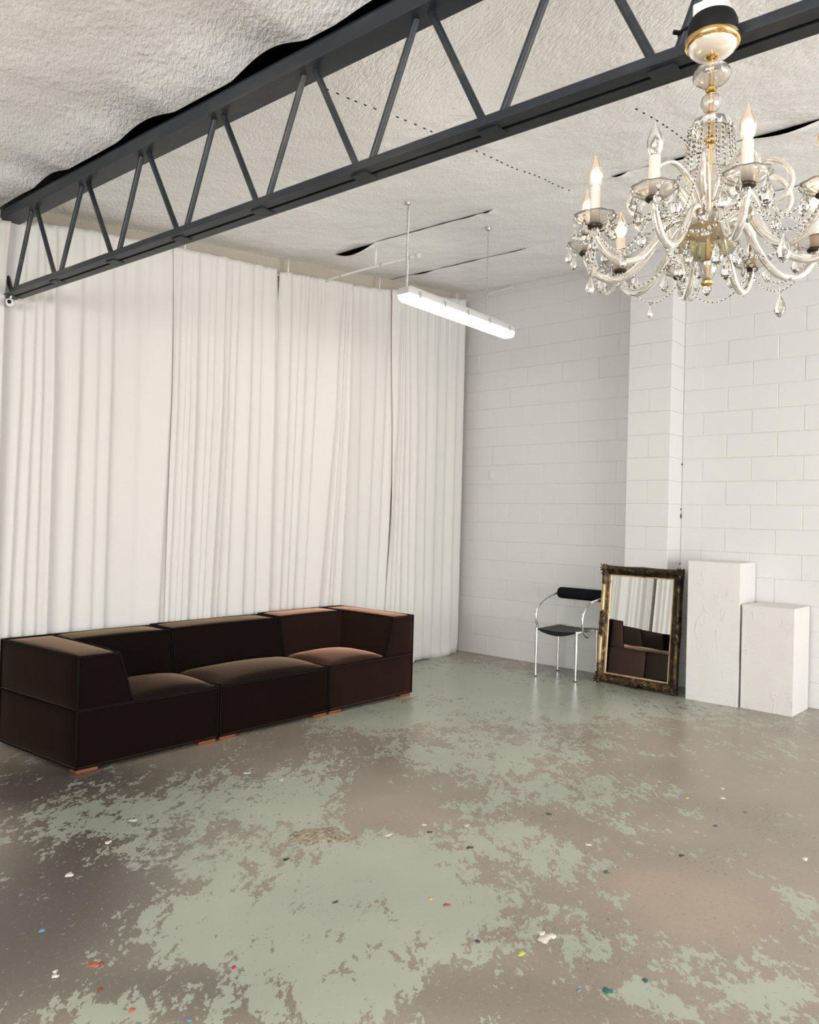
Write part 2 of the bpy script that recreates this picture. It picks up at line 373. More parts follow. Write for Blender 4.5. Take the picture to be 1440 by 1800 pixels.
# floor with wear masks stored per vertex (where old paint survives / rusty tint, dirt and painted shade)
def px_uv(px,py):
    yaw,p,r=math.radians(49.319),math.radians(0.672),math.radians(1.543)
    f=np.array([math.sin(yaw)*math.cos(p),math.cos(yaw)*math.cos(p),math.sin(p)]); ri=np.array([math.cos(yaw),-math.sin(yaw),0]); u=np.cross(ri,f)
    r2=ri*math.cos(r)+u*math.sin(r); u2=-ri*math.sin(r)+u*math.cos(r)
    d=(px-720)/1343.3*r2-(py-900)/1343.3*u2+f; t=-1.392/d[2]; q=d*t
    return q[0],q[1]
def floor_build():
    xs=np.concatenate([np.arange(XL-0.2,0.5,0.25),np.arange(0.5,W+0.31,0.04)]); ys=np.concatenate([np.arange(YF-0.2,0.0,0.25),np.arange(0.0,YB+0.31,0.04)])
    X,Y=np.meshgrid(xs,ys,indexing='ij')
    mb=MB(); mb.grid(np.stack([X,Y,np.zeros_like(X)],-1))
    mb.f=[q for q in mb.f]
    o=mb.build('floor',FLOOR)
    yaw=math.radians(49.319); ru=np.array([math.cos(yaw),-math.sin(yaw)]); fu=np.array([math.sin(yaw),math.cos(yaw)])
    def blobs(L,base):
        out=np.full(X.shape,base)
        for (cx,cy,rx,ry,a) in L:
            c=np.array(px_uv(cx,cy)); e=np.array(px_uv(cx+rx,cy)); t=np.array(px_uv(cx,cy-ry)); bt=np.array(px_uv(cx,cy+ry))
            U=max(abs((e-c)@ru),0.02); V=max(abs((t-bt)@fu)/2,0.02)
            du=((X-c[0])*ru[0]+(Y-c[1])*ru[1])/U; dv=((X-c[0])*fu[0]+(Y-c[1])*fu[1])/V
            out=out+a*np.exp(-(du*du+dv*dv)**1.5)
        return out
    P=[(560,1570,330,110,0.58),(760,1590,150,80,0.22),(440,1640,220,70,0.22),(470,1400,160,55,0.55),(190,1432,150,40,0.5),(280,1495,120,30,0.3),
       (690,1510,110,40,0.5),(560,1740,180,60,0.5),(180,1780,140,30,0.6),(860,1235,230,45,0.42),(1000,1215,220,45,0.34),(760,1180,140,30,0.5),(650,1260,110,28,0.5),
       (900,1330,160,40,0.38),(760,1330,120,20,0.3),(870,1490,130,30,0.42),(905,1458,45,14,0.7),(1224,1433,20,8,0.5),(950,1400,150,30,0.25),(1000,1530,70,25,0.3),(1085,1575,60,16,0.32),(1060,1650,70,25,0.55),(1110,1745,70,25,0.5),(1190,1700,60,30,0.28),
       (1350,1750,90,35,0.40),(1420,1610,45,60,0.42),(1150,1230,110,25,0.3),(1110,1380,120,25,0.2),(800,1760,70,40,-0.3),(660,1395,90,25,-0.35),(690,1440,80,25,-0.45),(560,1640,60,18,-0.2),
       (100,1600,170,90,-0.35),(300,1560,120,22,-0.25),(380,1530,90,18,-0.2),(390,1725,160,22,-0.35),(330,1440,60,30,-0.3),(60,1380,120,40,-0.1),(1330,1400,180,90,-0.2),(1200,1570,170,60,-0.3),(960,1740,110,60,-0.3),(320,1330,200,25,-0.15)]
    S=[(1200,1590,120,70,0.7),(1330,1560,100,60,0.4),(1100,1540,80,30,0.4),(700,1430,80,30,0.35),(1270,1300,200,40,0.25),(60,1600,240,200,-1.0),(160,1400,260,70,-0.6),(40,1370,170,50,-0.6),(330,1750,200,60,-0.5),(560,1340,300,60,-0.35),(560,1640,300,140,-0.35),(900,1760,200,60,-0.4),(900,1200,350,45,-0.35),(1150,1230,160,22,-0.4)]  # negative blobs: dirt plus painted light falloff and shade beside the sofa
    for nm,L,base in (('paint',P,0.27),('stain_shade',S,0.0)):
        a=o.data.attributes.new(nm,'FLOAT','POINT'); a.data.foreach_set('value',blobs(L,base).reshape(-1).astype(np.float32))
    return tag(o,kind='structure')
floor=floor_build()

# back wall behind the curtains (raw concrete beam shows above the rail)
o=MB().box(XL-0.2,W+0.2,YB,YB+0.2,0,4.3).build('wall_back',BEAM); tag(o,kind='structure')
# left wall with a window band, front wall with a roller door opening (both behind the camera)
mb=MB(); mb.box(XL-0.2,XL,YF,YB,0,1.0); mb.box(XL-0.2,XL,YF,YB,2.5,2.9); mb.box(XL-0.2,XL,YF,-2.5,1.0,2.5); mb.box(XL-0.2,XL,2.5,YB,1.0,2.5)
tag(mb.build('wall_left',WALL),kind='structure')
mb=MB(); mb.box(XL-0.2,0.3,YF-0.2,YF,0,4.3); mb.box(5.9,W+0.2,YF-0.2,YF,0,4.3); mb.box(0.3,5.9,YF-0.2,YF,2.6,4.3)
tag(mb.build('wall_front',WALL),kind='structure')

# right wall: mortar plane with individually laid painted blocks
PY0,PY1,PX=2.577,2.968,0.28
wall_r=tag(MB().box(W+0.004,W+0.2,YF,YB,0,4.3).build('wall_right',WALL),kind='structure')
J0=4.799
_blk={}
def block_mesh(L,H,D=0.010,b=0.0034):
    k=(round(L,3),round(H,3),round(D,3))
    if k not in _blk:
        g=0.0016; mb=MB()
        y0,y1,z0,z1=-L/2+g,L/2-g,-H/2+g,H/2-g
        vs_=[(0,y0+b,z0+b),(0,y1-b,z0+b),(0,y1-b,z1-b),(0,y0+b,z1-b),(b,y0,z0),(b,y1,z0),(b,y1,z1),(b,y0,z1),(D,y0,z0),(D,y1,z0),(D,y1,z1),(D,y0,z1)]
        fs=[(0,3,2,1),(0,1,5,4),(1,2,6,5),(2,3,7,6),(3,0,4,7),(4,5,9,8),(5,6,10,9),(6,7,11,10),(7,4,8,11)]
        mb.add(vs_,fs); _blk[k]=mb.mesh('block',WALL)
    return _blk[k]
rng=random.Random(3)
for row in range(20):
    z0=row*0.2; z1=min(z0+0.2,3.93); off=0.0 if row%2 else 0.2
    ks=np.arange(-1,13)
    for k in ks:
        ya=J0-off-0.4*k; yb=ya-0.4
        a,b_=min(ya,YB-0.005),yb
        segs=[]
        if b_>=PY1 or a<=PY0: segs=[(b_,a)]
        else:
            if a>PY1: segs.append((PY1,a))
            if b_<PY0: segs.append((b_,PY0))
        for (s0,s1) in segs:
            if s1-s0<0.03: continue
            inst('block',block_mesh(s1-s0,z1-z0),wall_r,(W+rng.uniform(-0.0012,0.0012),(s0+s1)/2,(z0+z1)/2))
pier=tag(MB().box(W-PX+0.005,W+0.01,PY0+0.006,PY1-0.006,0,3.92).build('pier',WALL),kind='structure')
pier.name='wall_pier'
_pb={}
def pier_block(L,H):
    k=(round(L,3),round(H,3))
    if k not in _pb:
        mb=MB(); g=0.0006; mb.bbox(0,PX,-L/2+g,L/2-g,-H/2+g,H/2-g,0.0022); _pb[k]=mb.mesh('block',WALL)
    return _pb[k]
for row in range(20):
    z0=row*0.2; z1=min(z0+0.2,3.9)
    if row%2: inst('block',pier_block(PY1-PY0,z1-z0),pier,(W-PX,(PY0+PY1)/2,(z0+z1)/2))
    else:
        h=(PY1-PY0)/2
        for c in (PY0+h/2,PY1-h/2): inst('block',pier_block(h,z1-z0),pier,(W-PX,c,(z0+z1)/2))
# chips of missing paint in the corner between pier and wall
mb=MB()
for z,r in ((1.50,0.022),(1.955,0.009),(1.56,0.008),(1.08,0.007)):
    mb.ball((W-0.012,PY0-0.003,z),0.006,0.007,r,6,4)
mb.build('paint_chip',DARK,wall_r)

# roof void and foil ceiling
mb=MB(); mb.add([(XL-0.2,YF-0.2,ceil_z(XL,YF)+0.35),(W+0.2,YF-0.2,ceil_z(W,YF)+0.35),(W+0.2,YB+0.2,ceil_z(W,YB)+0.35),(XL-0.2,YB+0.2,ceil_z(XL,YB)+0.35)],[(0,1,2,3)])
ceiling=tag(mb.build('ceiling',DARK),kind='structure')
def nz(x,y,z=0.0): return noise.noise(Vector((x,y,z)))
def peak(y,c,w,h): 
    t=(y-c)/w; return h*max(0.0,1-t*t)**1.5
GAP={1:[],2:[(2.15,0.13,0.028),(2.42,0.16,0.045),(1.55,0.10,0.022),(1.40,0.08,0.018),(0.95,0.25,0.03),(3.55,0.2,0.014),(1.1,0.08,0.02)],
     3:[(4.42,0.26,0.055),(3.1,0.05,0.012),(2.12,0.07,0.020),(1.75,0.2,0.010),(1.15,0.22,0.03),(0.6,0.2,0.02)],4:[(4.6,0.15,0.012),(3.0,0.1,0.008)]}
CHORD_GAP=[(4.28,0.22,0.030),(3.30,0.26,0.034),(2.40,0.24,0.046),(1.80,0.22,0.018),(1.0,0.35,0.02),(0.2,0.3,0.02)]
def foil_strip(i,x0,x1,ny,nx):
    ys=np.linspace(YF,YB,ny); us=np.linspace(0,1,nx); P=np.zeros((nx,ny,3))
    for a,uu in enumerate(us):
        x=x0+(x1-x0)*uu
        for b,y in enumerate(ys):
            z=ceil_z(x,y)
            sag=0.022*math.sin(PI*uu)*(0.6+0.5*nz(x*0.8,y*0.9,i*3.1))
            wr=0.010*nz(x*2.2,y*2.0,i*7.7)+0.004*nz(x*7,y*6,i)
            dz=-sag+wr
            if i>=2:
                e=math.exp(-(uu*(x1-x0)/0.10)**2); g=sum(peak(y,*q) for q in GAP.get(i,[]))
                dz-=e*(g+0.0012+0.003*nz(y*3,i,2.2))
                e2=math.exp(-((1-uu)*(x1-x0)/0.10)**2); dz+=e2*0.002
            if i==1:
                e=math.exp(-(uu*(x1-x0)/0.12)**2); zc=3.150-0.027*(4.66-y)+0.060; dz=dz*(1-e)+e*(zc-z)
            if i==0:
                e=math.exp(-((1-uu)*(x1-x0)/0.22)**2)
                g=sum(peak(y,*q) for q in CHORD_GAP)
                zc=3.150-0.027*(4.66-y)+0.090
                dz=dz*(1-e)+e*(zc-ceil_z(x1,y)-0.006+0.010*nz(y*2.1,3.3)+g+0.1226*(x1-x))
            P[a,b]=(x,y,z+dz)
    return P
seams=[(XL,1.858),(1.938,3.22),(3.215,4.36),(4.35,5.47),(5.465,W+0.05)]
for i,(a,b) in enumerate(seams):
    mb=MB(); mb.grid(foil_strip(i,a,b,420,36 if i else 60)[::-1])
    mb.build('foil_sheet',FOIL,ceiling,True)
# staple holes along cross seams of the foil
hm=MB().lathe([(0.0,-0.002),(0.009,-0.001),(0.009,0.0)],6,cap=False).mesh('staple_hole',DARK)
k=0
for (ya,xa,xb) in ((2.45,2.25,4.3),(1.61,3.45,4.2)):
    x=xa
    while x<xb:
        y=ya+0.02*nz(x*3,ya)-0.03*(x-3)
        if not (3.15<x<3.3):
            z=ceil_z(x,y)
            o=inst('staple_hole',hm,ceiling,(x,y,z-0.036),(0,0,0),(1.2,0.6,1)); k+=1
        x+=rng.uniform(0.045,0.075)
# ------------------------------------------------------------------ roof truss
def truss_z(y,base): return base-0.027*(4.66-y)
tr=empty('roof_truss',(1.9,4.95,2.7),'dark blue-grey steel roof truss with zigzag rods spanning under the foil ceiling','truss')
tl=Vector((1.9,4.95,2.7))
def rel(p,o): return tuple(Vector(p)-o)
def bar(mb,prof,ya,yb,zb,x0=0.0):
    # extrude an xz profile along the sloping truss line
    n=len(prof); vs_=[]
    for y in (ya,yb):
        for (px,pz) in prof: vs_.append((1.9+x0+px-tl.x,y-tl.y,truss_z(y,zb)+pz-tl.z))
    fs=[(i,(i+1)%n,n+(i+1)%n,n+i) for i in range(n)]+[tuple(range(n))[::-1],tuple(range(n,2*n))]
    mb.add(vs_,fs)
YE=4.96; YS=-5.45
mb=MB(); bar(mb,[(-0.030,0),(-0.036,0.006),(-0.034,0.062),(-0.022,0.082),(0.0,0.090),(0.03,0.090),(0.036,0.0)],YE,YS,3.150)
tc=mb.build('top_chord',STEEL,tr)
mb=MB(); bar(mb,[(-0.050,-0.012),(-0.050,0.0),(0.050,0.0),(0.050,-0.012)],YE,YS,3.150); mb.build('flange',STEEL,tr)
L=[(-0.008,0),(-0.008,0.052),(-0.0135,0.052),(-0.0135,0.006),(-0.052,0.006),(-0.052,0)]
mb=MB(); bar(mb,L,YE-0.13,YS,2.672); mb.build('angle_bar',STEEL,tr)
mb=MB(); bar(mb,[(-p,z) for p,z in L][::-1],YE-0.13,YS,2.672); mb.build('angle_bar',STEEL,tr)
bn=[4.83,4.24,3.61,3.02,2.45,1.885,1.34,0.80]; tn=[4.57,3.955,3.36,2.766,2.19,1.63,1.075]
d=0.55
bn.append(0.30); tn.append(0.57)
while bn[-1]>YS+0.8: bn.append(bn[-1]-d); tn.append(bn[-1]+d/2)
def rod(ya,za,yb,zb):
    m=MB(); a=Vector((0,ya,za))-Vector((0,tl.y,tl.z)); b=Vector((0,yb,zb))-Vector((0,tl.y,tl.z)); m.tube([a,b],0.0128,10); m.build('web_rod',STEEL,tr,True,50)
for i,y in enumerate(bn):
    zb=truss_z(y,2.690)
    for j in (i-1,i):
        if 0<=j<len(tn):
            yt=tn[j]; s=0.022 if yt>y else -0.022
            rod(y+s,zb,yt-s*1.2,truss_z(yt,3.152))
    m=MB(); m.box(-0.030,0.030,-0.035,0.035,-0.006,0.0); m.build('spacer_plate',STEEL,tr,loc=(0,y-tl.y,truss_z(y,2.672)-tl.z))
    if i==0: rod(y+0.01,zb,y+0.13,truss_z(y,2.690)+0.2)

# small white fitting below the truss end
fo=empty('wall_fitting',(1.875,4.80,2.63),'small white fitting with a dark round hole hanging below the truss end','fitting')
m=MB(); m.lathe([(0.0,-0.03),(0.022,-0.028),(0.026,0.0),(0.022,0.022),(0.0,0.026)],14,cap=False)
b=m.build('housing',WHITEP,fo,True); b.rotation_euler=(PI/2,0,-0.6)
m=MB(); m.lathe([(0.0,0.031),(0.011,0.030),(0.012,0.02)],12,cap=False); b=m.build('lens',BLACK,fo,True); b.rotation_euler=(PI/2,0,-0.6)
m=MB(); m.tube([(0,0,0.02),(0.005,0.0,0.055)],0.006,8); m.build('bracket',WHITEP,fo,True)
# ------------------------------------------------------------------ curtain rail and curtains
RX=[0.0,1.0,1.89,2.30,2.64,3.0,3.13,3.97,4.86,5.28,6.55]; RZ=[2.95,3.06,3.165,3.236,3.274,3.314,3.330,3.407,3.512,3.580,3.774]
def rail_z(x): return np.interp(x,RX,RZ)
YR=4.935
rl=empty('curtain_rail',(1.9,YR,float(rail_z(1.9))),'white curtain rail hung on short rods above the curtains','rail'); ro=Vector(rl.location)
m=MB(); m.tube([rel((x,YR,float(rail_z(x))-0.03),ro) for x in np.linspace(1.88,6.53,40)],0.011,10); m.build('rod',WHITEP,rl,True)
for x in (2.98,3.13,4.11,5.22,6.42):
    m=MB(); m.tube([rel((x,YR,float(rail_z(x))-0.03),ro),rel((x,YR,ceil_z(x,YR)-0.02),ro)],0.0065,8); m.build('hanger',WHITEP,rl,True)

# folds: x of the crease at eye height, depth, width, sideways drift from top to floor
FOLDS=[(0.45,.02,.10,0),(0.60,.03,.12,0),(0.80,.025,.12,0),(1.0,.03,.1,0),(1.2,.03,.12,0),(1.4,.03,.12,0),(1.6,.03,.1,0),(1.75,.03,.1,-.02),(1.97,.03,.06,-.03),(2.04,.032,.06,-.02),(2.10,.035,.06,0),(2.17,.055,.06,0),
 (2.33,.030,.12,-.02),(2.46,.018,.10,0),(2.56,.025,.10,0),(2.75,.010,.15,0),(2.97,.050,.14,-.05),(3.045,.030,.06,-.03),(3.10,.022,.05,-.03),(3.14,.03,.05,-.03),(3.19,.045,.05,-.03),(3.28,.03,.07,-.04),(3.33,.03,.05,-.05),(3.40,.055,.07,-.06),(3.47,.03,.06,-.05),(3.55,.02,.07,-.03),
 (3.69,.03,.10,-.02),(3.80,.018,.08,0),(3.93,.045,.10,0),(4.09,.032,.10,-.04),(4.18,.02,.07,-.05),(4.26,.030,.08,-.06),(4.38,.02,.08,-.08),(4.56,.065,.13,-.14),(4.66,.040,.07,-.10),(4.71,.03,.05,-.09),(4.78,.045,.06,-.06),(4.95,.012,.14,0),(5.12,.016,.12,-.05),(5.25,.025,.12,-.06),
 (5.37,.055,.10,-.08),(5.43,.03,.05,-.05),(5.48,.03,.05,-.02),(5.53,.04,.05,0),(5.62,.035,.07,.03),(5.72,.045,.09,.02),(5.87,.018,.12,.02),(6.03,.030,.14,.0),(6.2,.014,.14,0),(6.36,.014,.12,0)]
FX=np.array([q[0] for q in FOLDS]);FA=np.array([q[1] for q in FOLDS]);FW=np.array([q[2] for q in FOLDS]);FD=np.array([q[3] for q in FOLDS])
def fold_y(x,z,ph):
    zt=rail_z(x); t=np.clip(1-z/zt,0,1)                       # 0 at the rail, 1 at the floor
    amp=0.22+0.78*np.clip(t/0.35,0,1)
    h=(1.85-z)                                                # drift is zero at z=1.85
    fx=FX[None,None,:]+FD[None,None,:]*(h/1.85)[...,None]
    u=(x[...,None]-fx)/FW[None,None,:]
    prof=np.where(u<0,np.exp(-(u*1.25)**2),np.exp(-(u*4.2)**2))
    y=-(prof*FA[None,None,:]).sum(-1)*amp*1.25
    ys=0.007*np.sin(x*7.3+1.9*np.sin(x*2.3+ph))*np.clip(t*2.0,0.2,1)
    gather=0.0045*np.sin(x*2*PI/0.052+2.5*np.sin(x*7.1))*np.exp(-t/0.06)*(0.5+0.5*np.sin(x*3.1+1))
    gather2=0.0040*np.sin(x*2*PI/0.115+2.0*np.sin(x*4.3+ph))*np.exp(-t/0.15)
    return y+ys+gather+gather2
def curtain(x0,x1,ybase,label,ph,lean=(0,0),ztop=0.0,gapL=0.0,gapR=0.0):
    nx=int((x1-x0)/0.0085)+1; nzv=70
    zt_lin=np.concatenate([np.linspace(0,0.06,8),np.linspace(0.06,1,nzv-8+1)[1:]])
    U=np.linspace(0,1,nx)
    T,UU=np.meshgrid(zt_lin,U,indexing='ij')
    Xt=x0+gapL+(x1-gapR-x0-gapL)*UU; Xb=x0+lean[0]+(x1-x0+lean[1]-lean[0])*UU
    k=np.clip(T/0.16,0,1)**0.8
    X=Xt*(1-k)+Xb*k
    ZT=rail_z(X)+ztop+0.0025*np.sin(X*37)+0.003*np.sin(X*5+ph)
    hem=0.008+0.006*np.sin(X*5+ph)+0.004*np.sin(X*13)
    Z=ZT*(1-T)+hem*T
    Y=ybase+fold_y(X,Z,ph)
    # rod pocket hem pinches the cloth around the rail
    pk=np.exp(-((T-0.010)/0.008)**2); Y=Y*(1-0.5*pk)+ybase*0.5*pk
    Y=Y+0.02*np.clip((T-0.97)/0.03,0,1)*np.sin(X*11+ph)
    m=MB(); m.grid(np.stack([X-x0,Y-ybase,Z],-1)[::-1])
    o=m.build('curtain',CURT,None,True); o.location=(x0,ybase,0)
    sm=o.modifiers.new('thickness','SOLIDIFY'); sm.thickness=0.002
    return tag(o,label,'curtain','floor-length white curtains')
curtain(0.25,1.885,4.855,'white curtain at the far left edge, beyond the truss end',0.3,(0,-0.02),-0.03)
curtain(1.45,3.03,4.905,'wide white curtain directly behind the left end of the sofa',1.1)
curtain(3.005,3.985,4.892,'tightly gathered white curtain behind the middle of the sofa',2.2,(0,0),0,0,0.026)
curtain(3.992,5.405,4.916,'white curtain behind the right end of the sofa, beside a gap at its top',3.9,(-0.012,0),0,0.012,0)
curtain(5.350,6.53,4.895,'rightmost white curtain, hem touching the floor by the block wall',5.0)

# ------------------------------------------------------------------ sofa modules
def soft_box(mb, c8, n=10, puff=(0,0,0,0,0,0)):
    # c8: corners x0y0z0,x1y0z0,x1y1z0,x0y1z0, then z1 ; puff for faces -x,+x,-y,+y,-z,+z
    c=[Vector(p) for p in c8]
    def P(u,v,w):
        a=c[0].lerp(c[1],u).lerp(c[3].lerp(c[2],u),v); b=c[4].lerp(c[5],u).lerp(c[7].lerp(c[6],u),v); return a.lerp(b,w)
    ctr=sum(c,Vector())/8
    faces=[(0,lambda s,t:P(0,t,s)),(1,lambda s,t:P(1,s,t)),(2,lambda s,t:P(s,0,t)),(3,lambda s,t:P(t,1,s)),(4,lambda s,t:P(t,s,0)),(5,lambda s,t:P(s,t,1))]
    for k,f in faces:
        nrm=(f(1,0)-f(0,0)).cross(f(0,1)-f(0,0)).normalized()
        if nrm.dot(f(.5,.5)-ctr)<0: nrm=-nrm
        G=np.zeros((n+1,n+1,3))
        for i in range(n+1):
            for j in range(n+1):
                s,t=i/n,j/n; d=puff[k]*((4*s*(1-s))**0.6)*((4*t*(1-t))**0.6)
                # tuck the edges in so that the piping sits in a soft roll
                e=min(s,1-s,t,1-t)*n
                q=f(s,t)+nrm*(d-(0.006 if e<0.5 else 0))
                G[i,j]=q
        mb.grid(G)
    return mb
def piping(mb, pts, r=0.0052, closed=False):
    q=[]
    for a,b in zip(pts[:-1],pts[1:]):
        a=Vector(a);b=Vector(b)
        for k in range(6): q.append(a.lerp(b,k/6))
    q.append(Vector(pts[-1])); mb.tube([p+Vector((0.0015*nz(p.x*9,p.y*9,p.z*9),)*3) for p in q],r,6)
SY0,SY1=3.955,4.79; ZB=0.028; ZS=0.335; ZT=0.628
def sofa(x0,x1,kind,label,VEL,dz=0.0):
    rt=empty('sofa_module',(x0,SY0,0),label,'sofa','modules of the brown velvet sofa'); o=Vector(rt.location)
    R=lambda *p:tuple(Vector(p)-o)
    def hexa(a0,a1,b0,b1,z0,z1,ti=(0,0,0,0)):
        # ti: insets of top face on x0,x1,y0,y1
        return [R(a0,b0,z0),R(a1,b0,z0),R(a1,b1,z0),R(a0,b1,z0),R(a0+ti[0],b0+ti[2],z1),R(a1-ti[1],b0+ti[2],z1),R(a1-ti[1],b1-ti[3],z1),R(a0+ti[0],b1-ti[3],z1)]
    zs=ZS; zt=ZT+dz
    def part(name,c8,puff,n=10,edges=True):
        if kind=='L': c8=[(p[0]-0.065*(p[1]/(SY1-SY0)) if p[0]<0.1 else p[0],p[1],p[2]) for p in c8]
        p=soft_box(MB(),c8,n,puff).build(name,VEL,rt,True,40)
        if edges:
            m=MB(); E=[(0,1),(1,2),(2,3),(3,0),(4,5),(5,6),(6,7),(7,4),(0,4),(1,5),(2,6),(3,7)]
            for a,b in E: piping(m,[c8[a],c8[b]])
            m.build('piping',PIPE,p,True)
        return p
    g=0.004
    part('base',hexa(x0+g,x1-g,SY0,SY1,ZB,zs),(0.006,0.006,0.008,0,0,0))
    aw=0.235; ab=0.325; bt=0.265; bb=0.345
    sx0=x0+ab-0.02 if kind=='L' else x0+g+0.004; sx1=x1-ab+0.02 if kind=='R' else x1-g-0.004
    part('seat_cushion',hexa(sx0,sx1,SY0+0.004,SY1-bb+0.03,zs-0.03,zs+0.010),(0,0,0,0,0,0.050),14,False)
    m=MB(); piping(m,[R(x0+g,SY0,zs+0.006),R(x1-g,SY0,zs+0.006)],0.0068); m.build('front_piping',PIPE,rt,True)
    bx0=x0+g; bx1=x1-g
    b0,t0=(x0+ab-0.012,x0+aw-0.004) if kind=='L' else (bx0,bx0)
    b1,t1=(x1-ab+0.012,x1-aw+0.004) if kind=='R' else (bx1,bx1)
    c8=[R(b0,SY1-bb,zs),R(b1,SY1-bb,zs),R(b1,SY1,zs),R(b0,SY1,zs),R(t0,SY1-bt,zt),R(t1,SY1-bt,zt),R(t1,SY1,zt),R(t0,SY1,zt)]
    part('backrest',c8,(0.002,0.002,0.016,0,0,0.010))
    if kind=='L':
        c8=[R(bx0,SY0,zs),R(x0+ab,SY0,zs),R(x0+ab,SY1,zs),R(bx0,SY1,zs),R(bx0,SY0,zt),R(x0+aw,SY0,zt),R(x0+aw,SY1,zt),R(bx0,SY1,zt)]
        part('armrest',c8,(0.010,0.010,0.008,0,0,0.010))
    if kind=='R':
        c8=[R(x1-ab,SY0,zs),R(bx1,SY0,zs),R(bx1,SY1,zs),R(x1-ab,SY1,zs),R(x1-aw,SY0,zt),R(bx1,SY0,zt),R(bx1,SY1,zt),R(x1-aw,SY1,zt)]
        part('armrest',c8,(0.010,0.010,0.008,0,0,0.010))
    for fx in (x0+0.012,x1-0.132):
        for fy in (SY0+0.006,SY1-0.09):
            m=MB(); m.bbox(*[v for v in (fx-o.x,fx+0.12-o.x,fy-o.y,fy+0.08-o.y,0,ZB+0.002)],0.003); m.build('foot',WOOD,rt)
    return rt
sofa(1.945,2.845,'L','left end module of brown velvet sofa, armrest nearest the viewer',VEL_L,-0.004)
sofa(2.853,3.775,'M','armless middle module of brown velvet sofa',VEL_L,0.002)
sofa(3.781,4.688,'R','right end module of brown velvet sofa, armrest towards the chair',VEL_R,0.010)

# ------------------------------------------------------------------ armchair
ch_o=Vector((6.335,3.475,0))
cr=empty('armchair',ch_o,'chrome tube armchair with black seat and cylindrical black back bolster','chair')
r_t=0.0115
F=[(6.11,3.675),(6.155,3.293),(6.545,3.29),(6.50,3.668)]   # FL FR BR BL feet
for (x,y) in F:
    m=MB(); m.tube([(x-ch_o.x,y-ch_o.y,0.0),(x-ch_o.x,y-ch_o.y,0.445)],r_t,14)
    lg=m.build('leg',CHROME,cr,True,50)
    m=MB(); m.lathe([(0,0.0),(r_t+0.0008,0.0),(r_t+0.0008,0.008),(0,0.008)],12,(x-ch_o.x,y-ch_o.y,0)); m.build('foot_cap',BLACK,lg)
# sagging sling seat
n=16; T=np.zeros((n+1,n+1,3)); Bm=np.zeros((n+1,n+1,3))
c=[Vector((*F[0],0.44)),Vector((*F[1],0.44)),Vector((*F[2],0.445)),Vector((*F[3],0.445))]
for i in range(n+1):
    for j in range(n+1):
        s,t=i/n,j/n; s2=0.035+0.93*s
        p=c[0].lerp(c[1],s2).lerp(c[3].lerp(c[2],s2),t)-ch_o
        T[i,j]=(p.x,p.y,p.z-0.012*math.sin(PI*s)); th=0.012+0.030*math.sin(PI*s)**0.8*(1 if t<0.08 else 0.8)
        Bm[i,j]=(p.x,p.y,p.z-0.012*math.sin(PI*s)-th)
m=MB(); m.grid(T); m.grid(Bm[::-1]); 
for A,B in ((T[:,0],Bm[:,0]),(T[:,-1],Bm[:,-1]),(T[0],Bm[0]),(T[-1],Bm[-1])): m.grid(np.stack([A,B]))
st=m.build('seat',LEATHER,cr,True,40)
for a,b in ((0,1),(2,3)):
    pass
for a,b in ((0,3),(1,2)):
    m=MB(); m.tube([(F[a][0]-ch_o.x,F[a][1]-ch_o.y,0.432),(F[b][0]-ch_o.x,F[b][1]-ch_o.y,0.436)],0.010,10); m.build('seat_rail',CHROME,cr,True)
bz=0.752; bx=6.465
m=MB(); Ly0,Ly1=3.655,3.185; rb=0.054
pts=[(bx-ch_o.x+0.0,Ly0-ch_o.y+(Ly1-Ly0)*t,bz-0.012*0) for t in (0,.012,.04,.1,.3,.5,.7,.9,.96,.988,1)]
m.tube(pts,[rb*.55,rb*.82,rb*.96]+[rb]*5+[rb*.96,rb*.82,rb*.55],20); m.build('back_bolster',FABRIC,cr,True,60)
for sy,yy,y1 in ((1,3.655,3.695),(-1,3.185,3.235)):
    e=y1
    P_=[(bx,yy-0.02*sy,bz),(bx-0.05,yy+0.012*sy,bz-0.012),(6.30,e,0.700),(6.205,e+0.004*sy,0.655),(6.150,e+0.006*sy,0.600),(6.135,e+0.006*sy,0.545),(6.150,e+0.004*sy,0.480),(6.19,e,0.425),(6.245,e-0.004*sy,0.395),(6.275,e-0.008*sy,0.388)]
    m=MB(); m.tube([tuple(Vector(p)-ch_o) for p in smooth_path(P_,7)],0.0098,12); m.build('arm',CHROME,cr,True)
    m=MB(); m.tube([tuple(Vector((6.275,e-0.008*sy,0.388))-ch_o),tuple(Vector((6.30,e-0.05*sy if sy>0 else e+0.055,0.425))-ch_o)],0.009,8); m.build('arm_bracket',CHROME,cr,True)

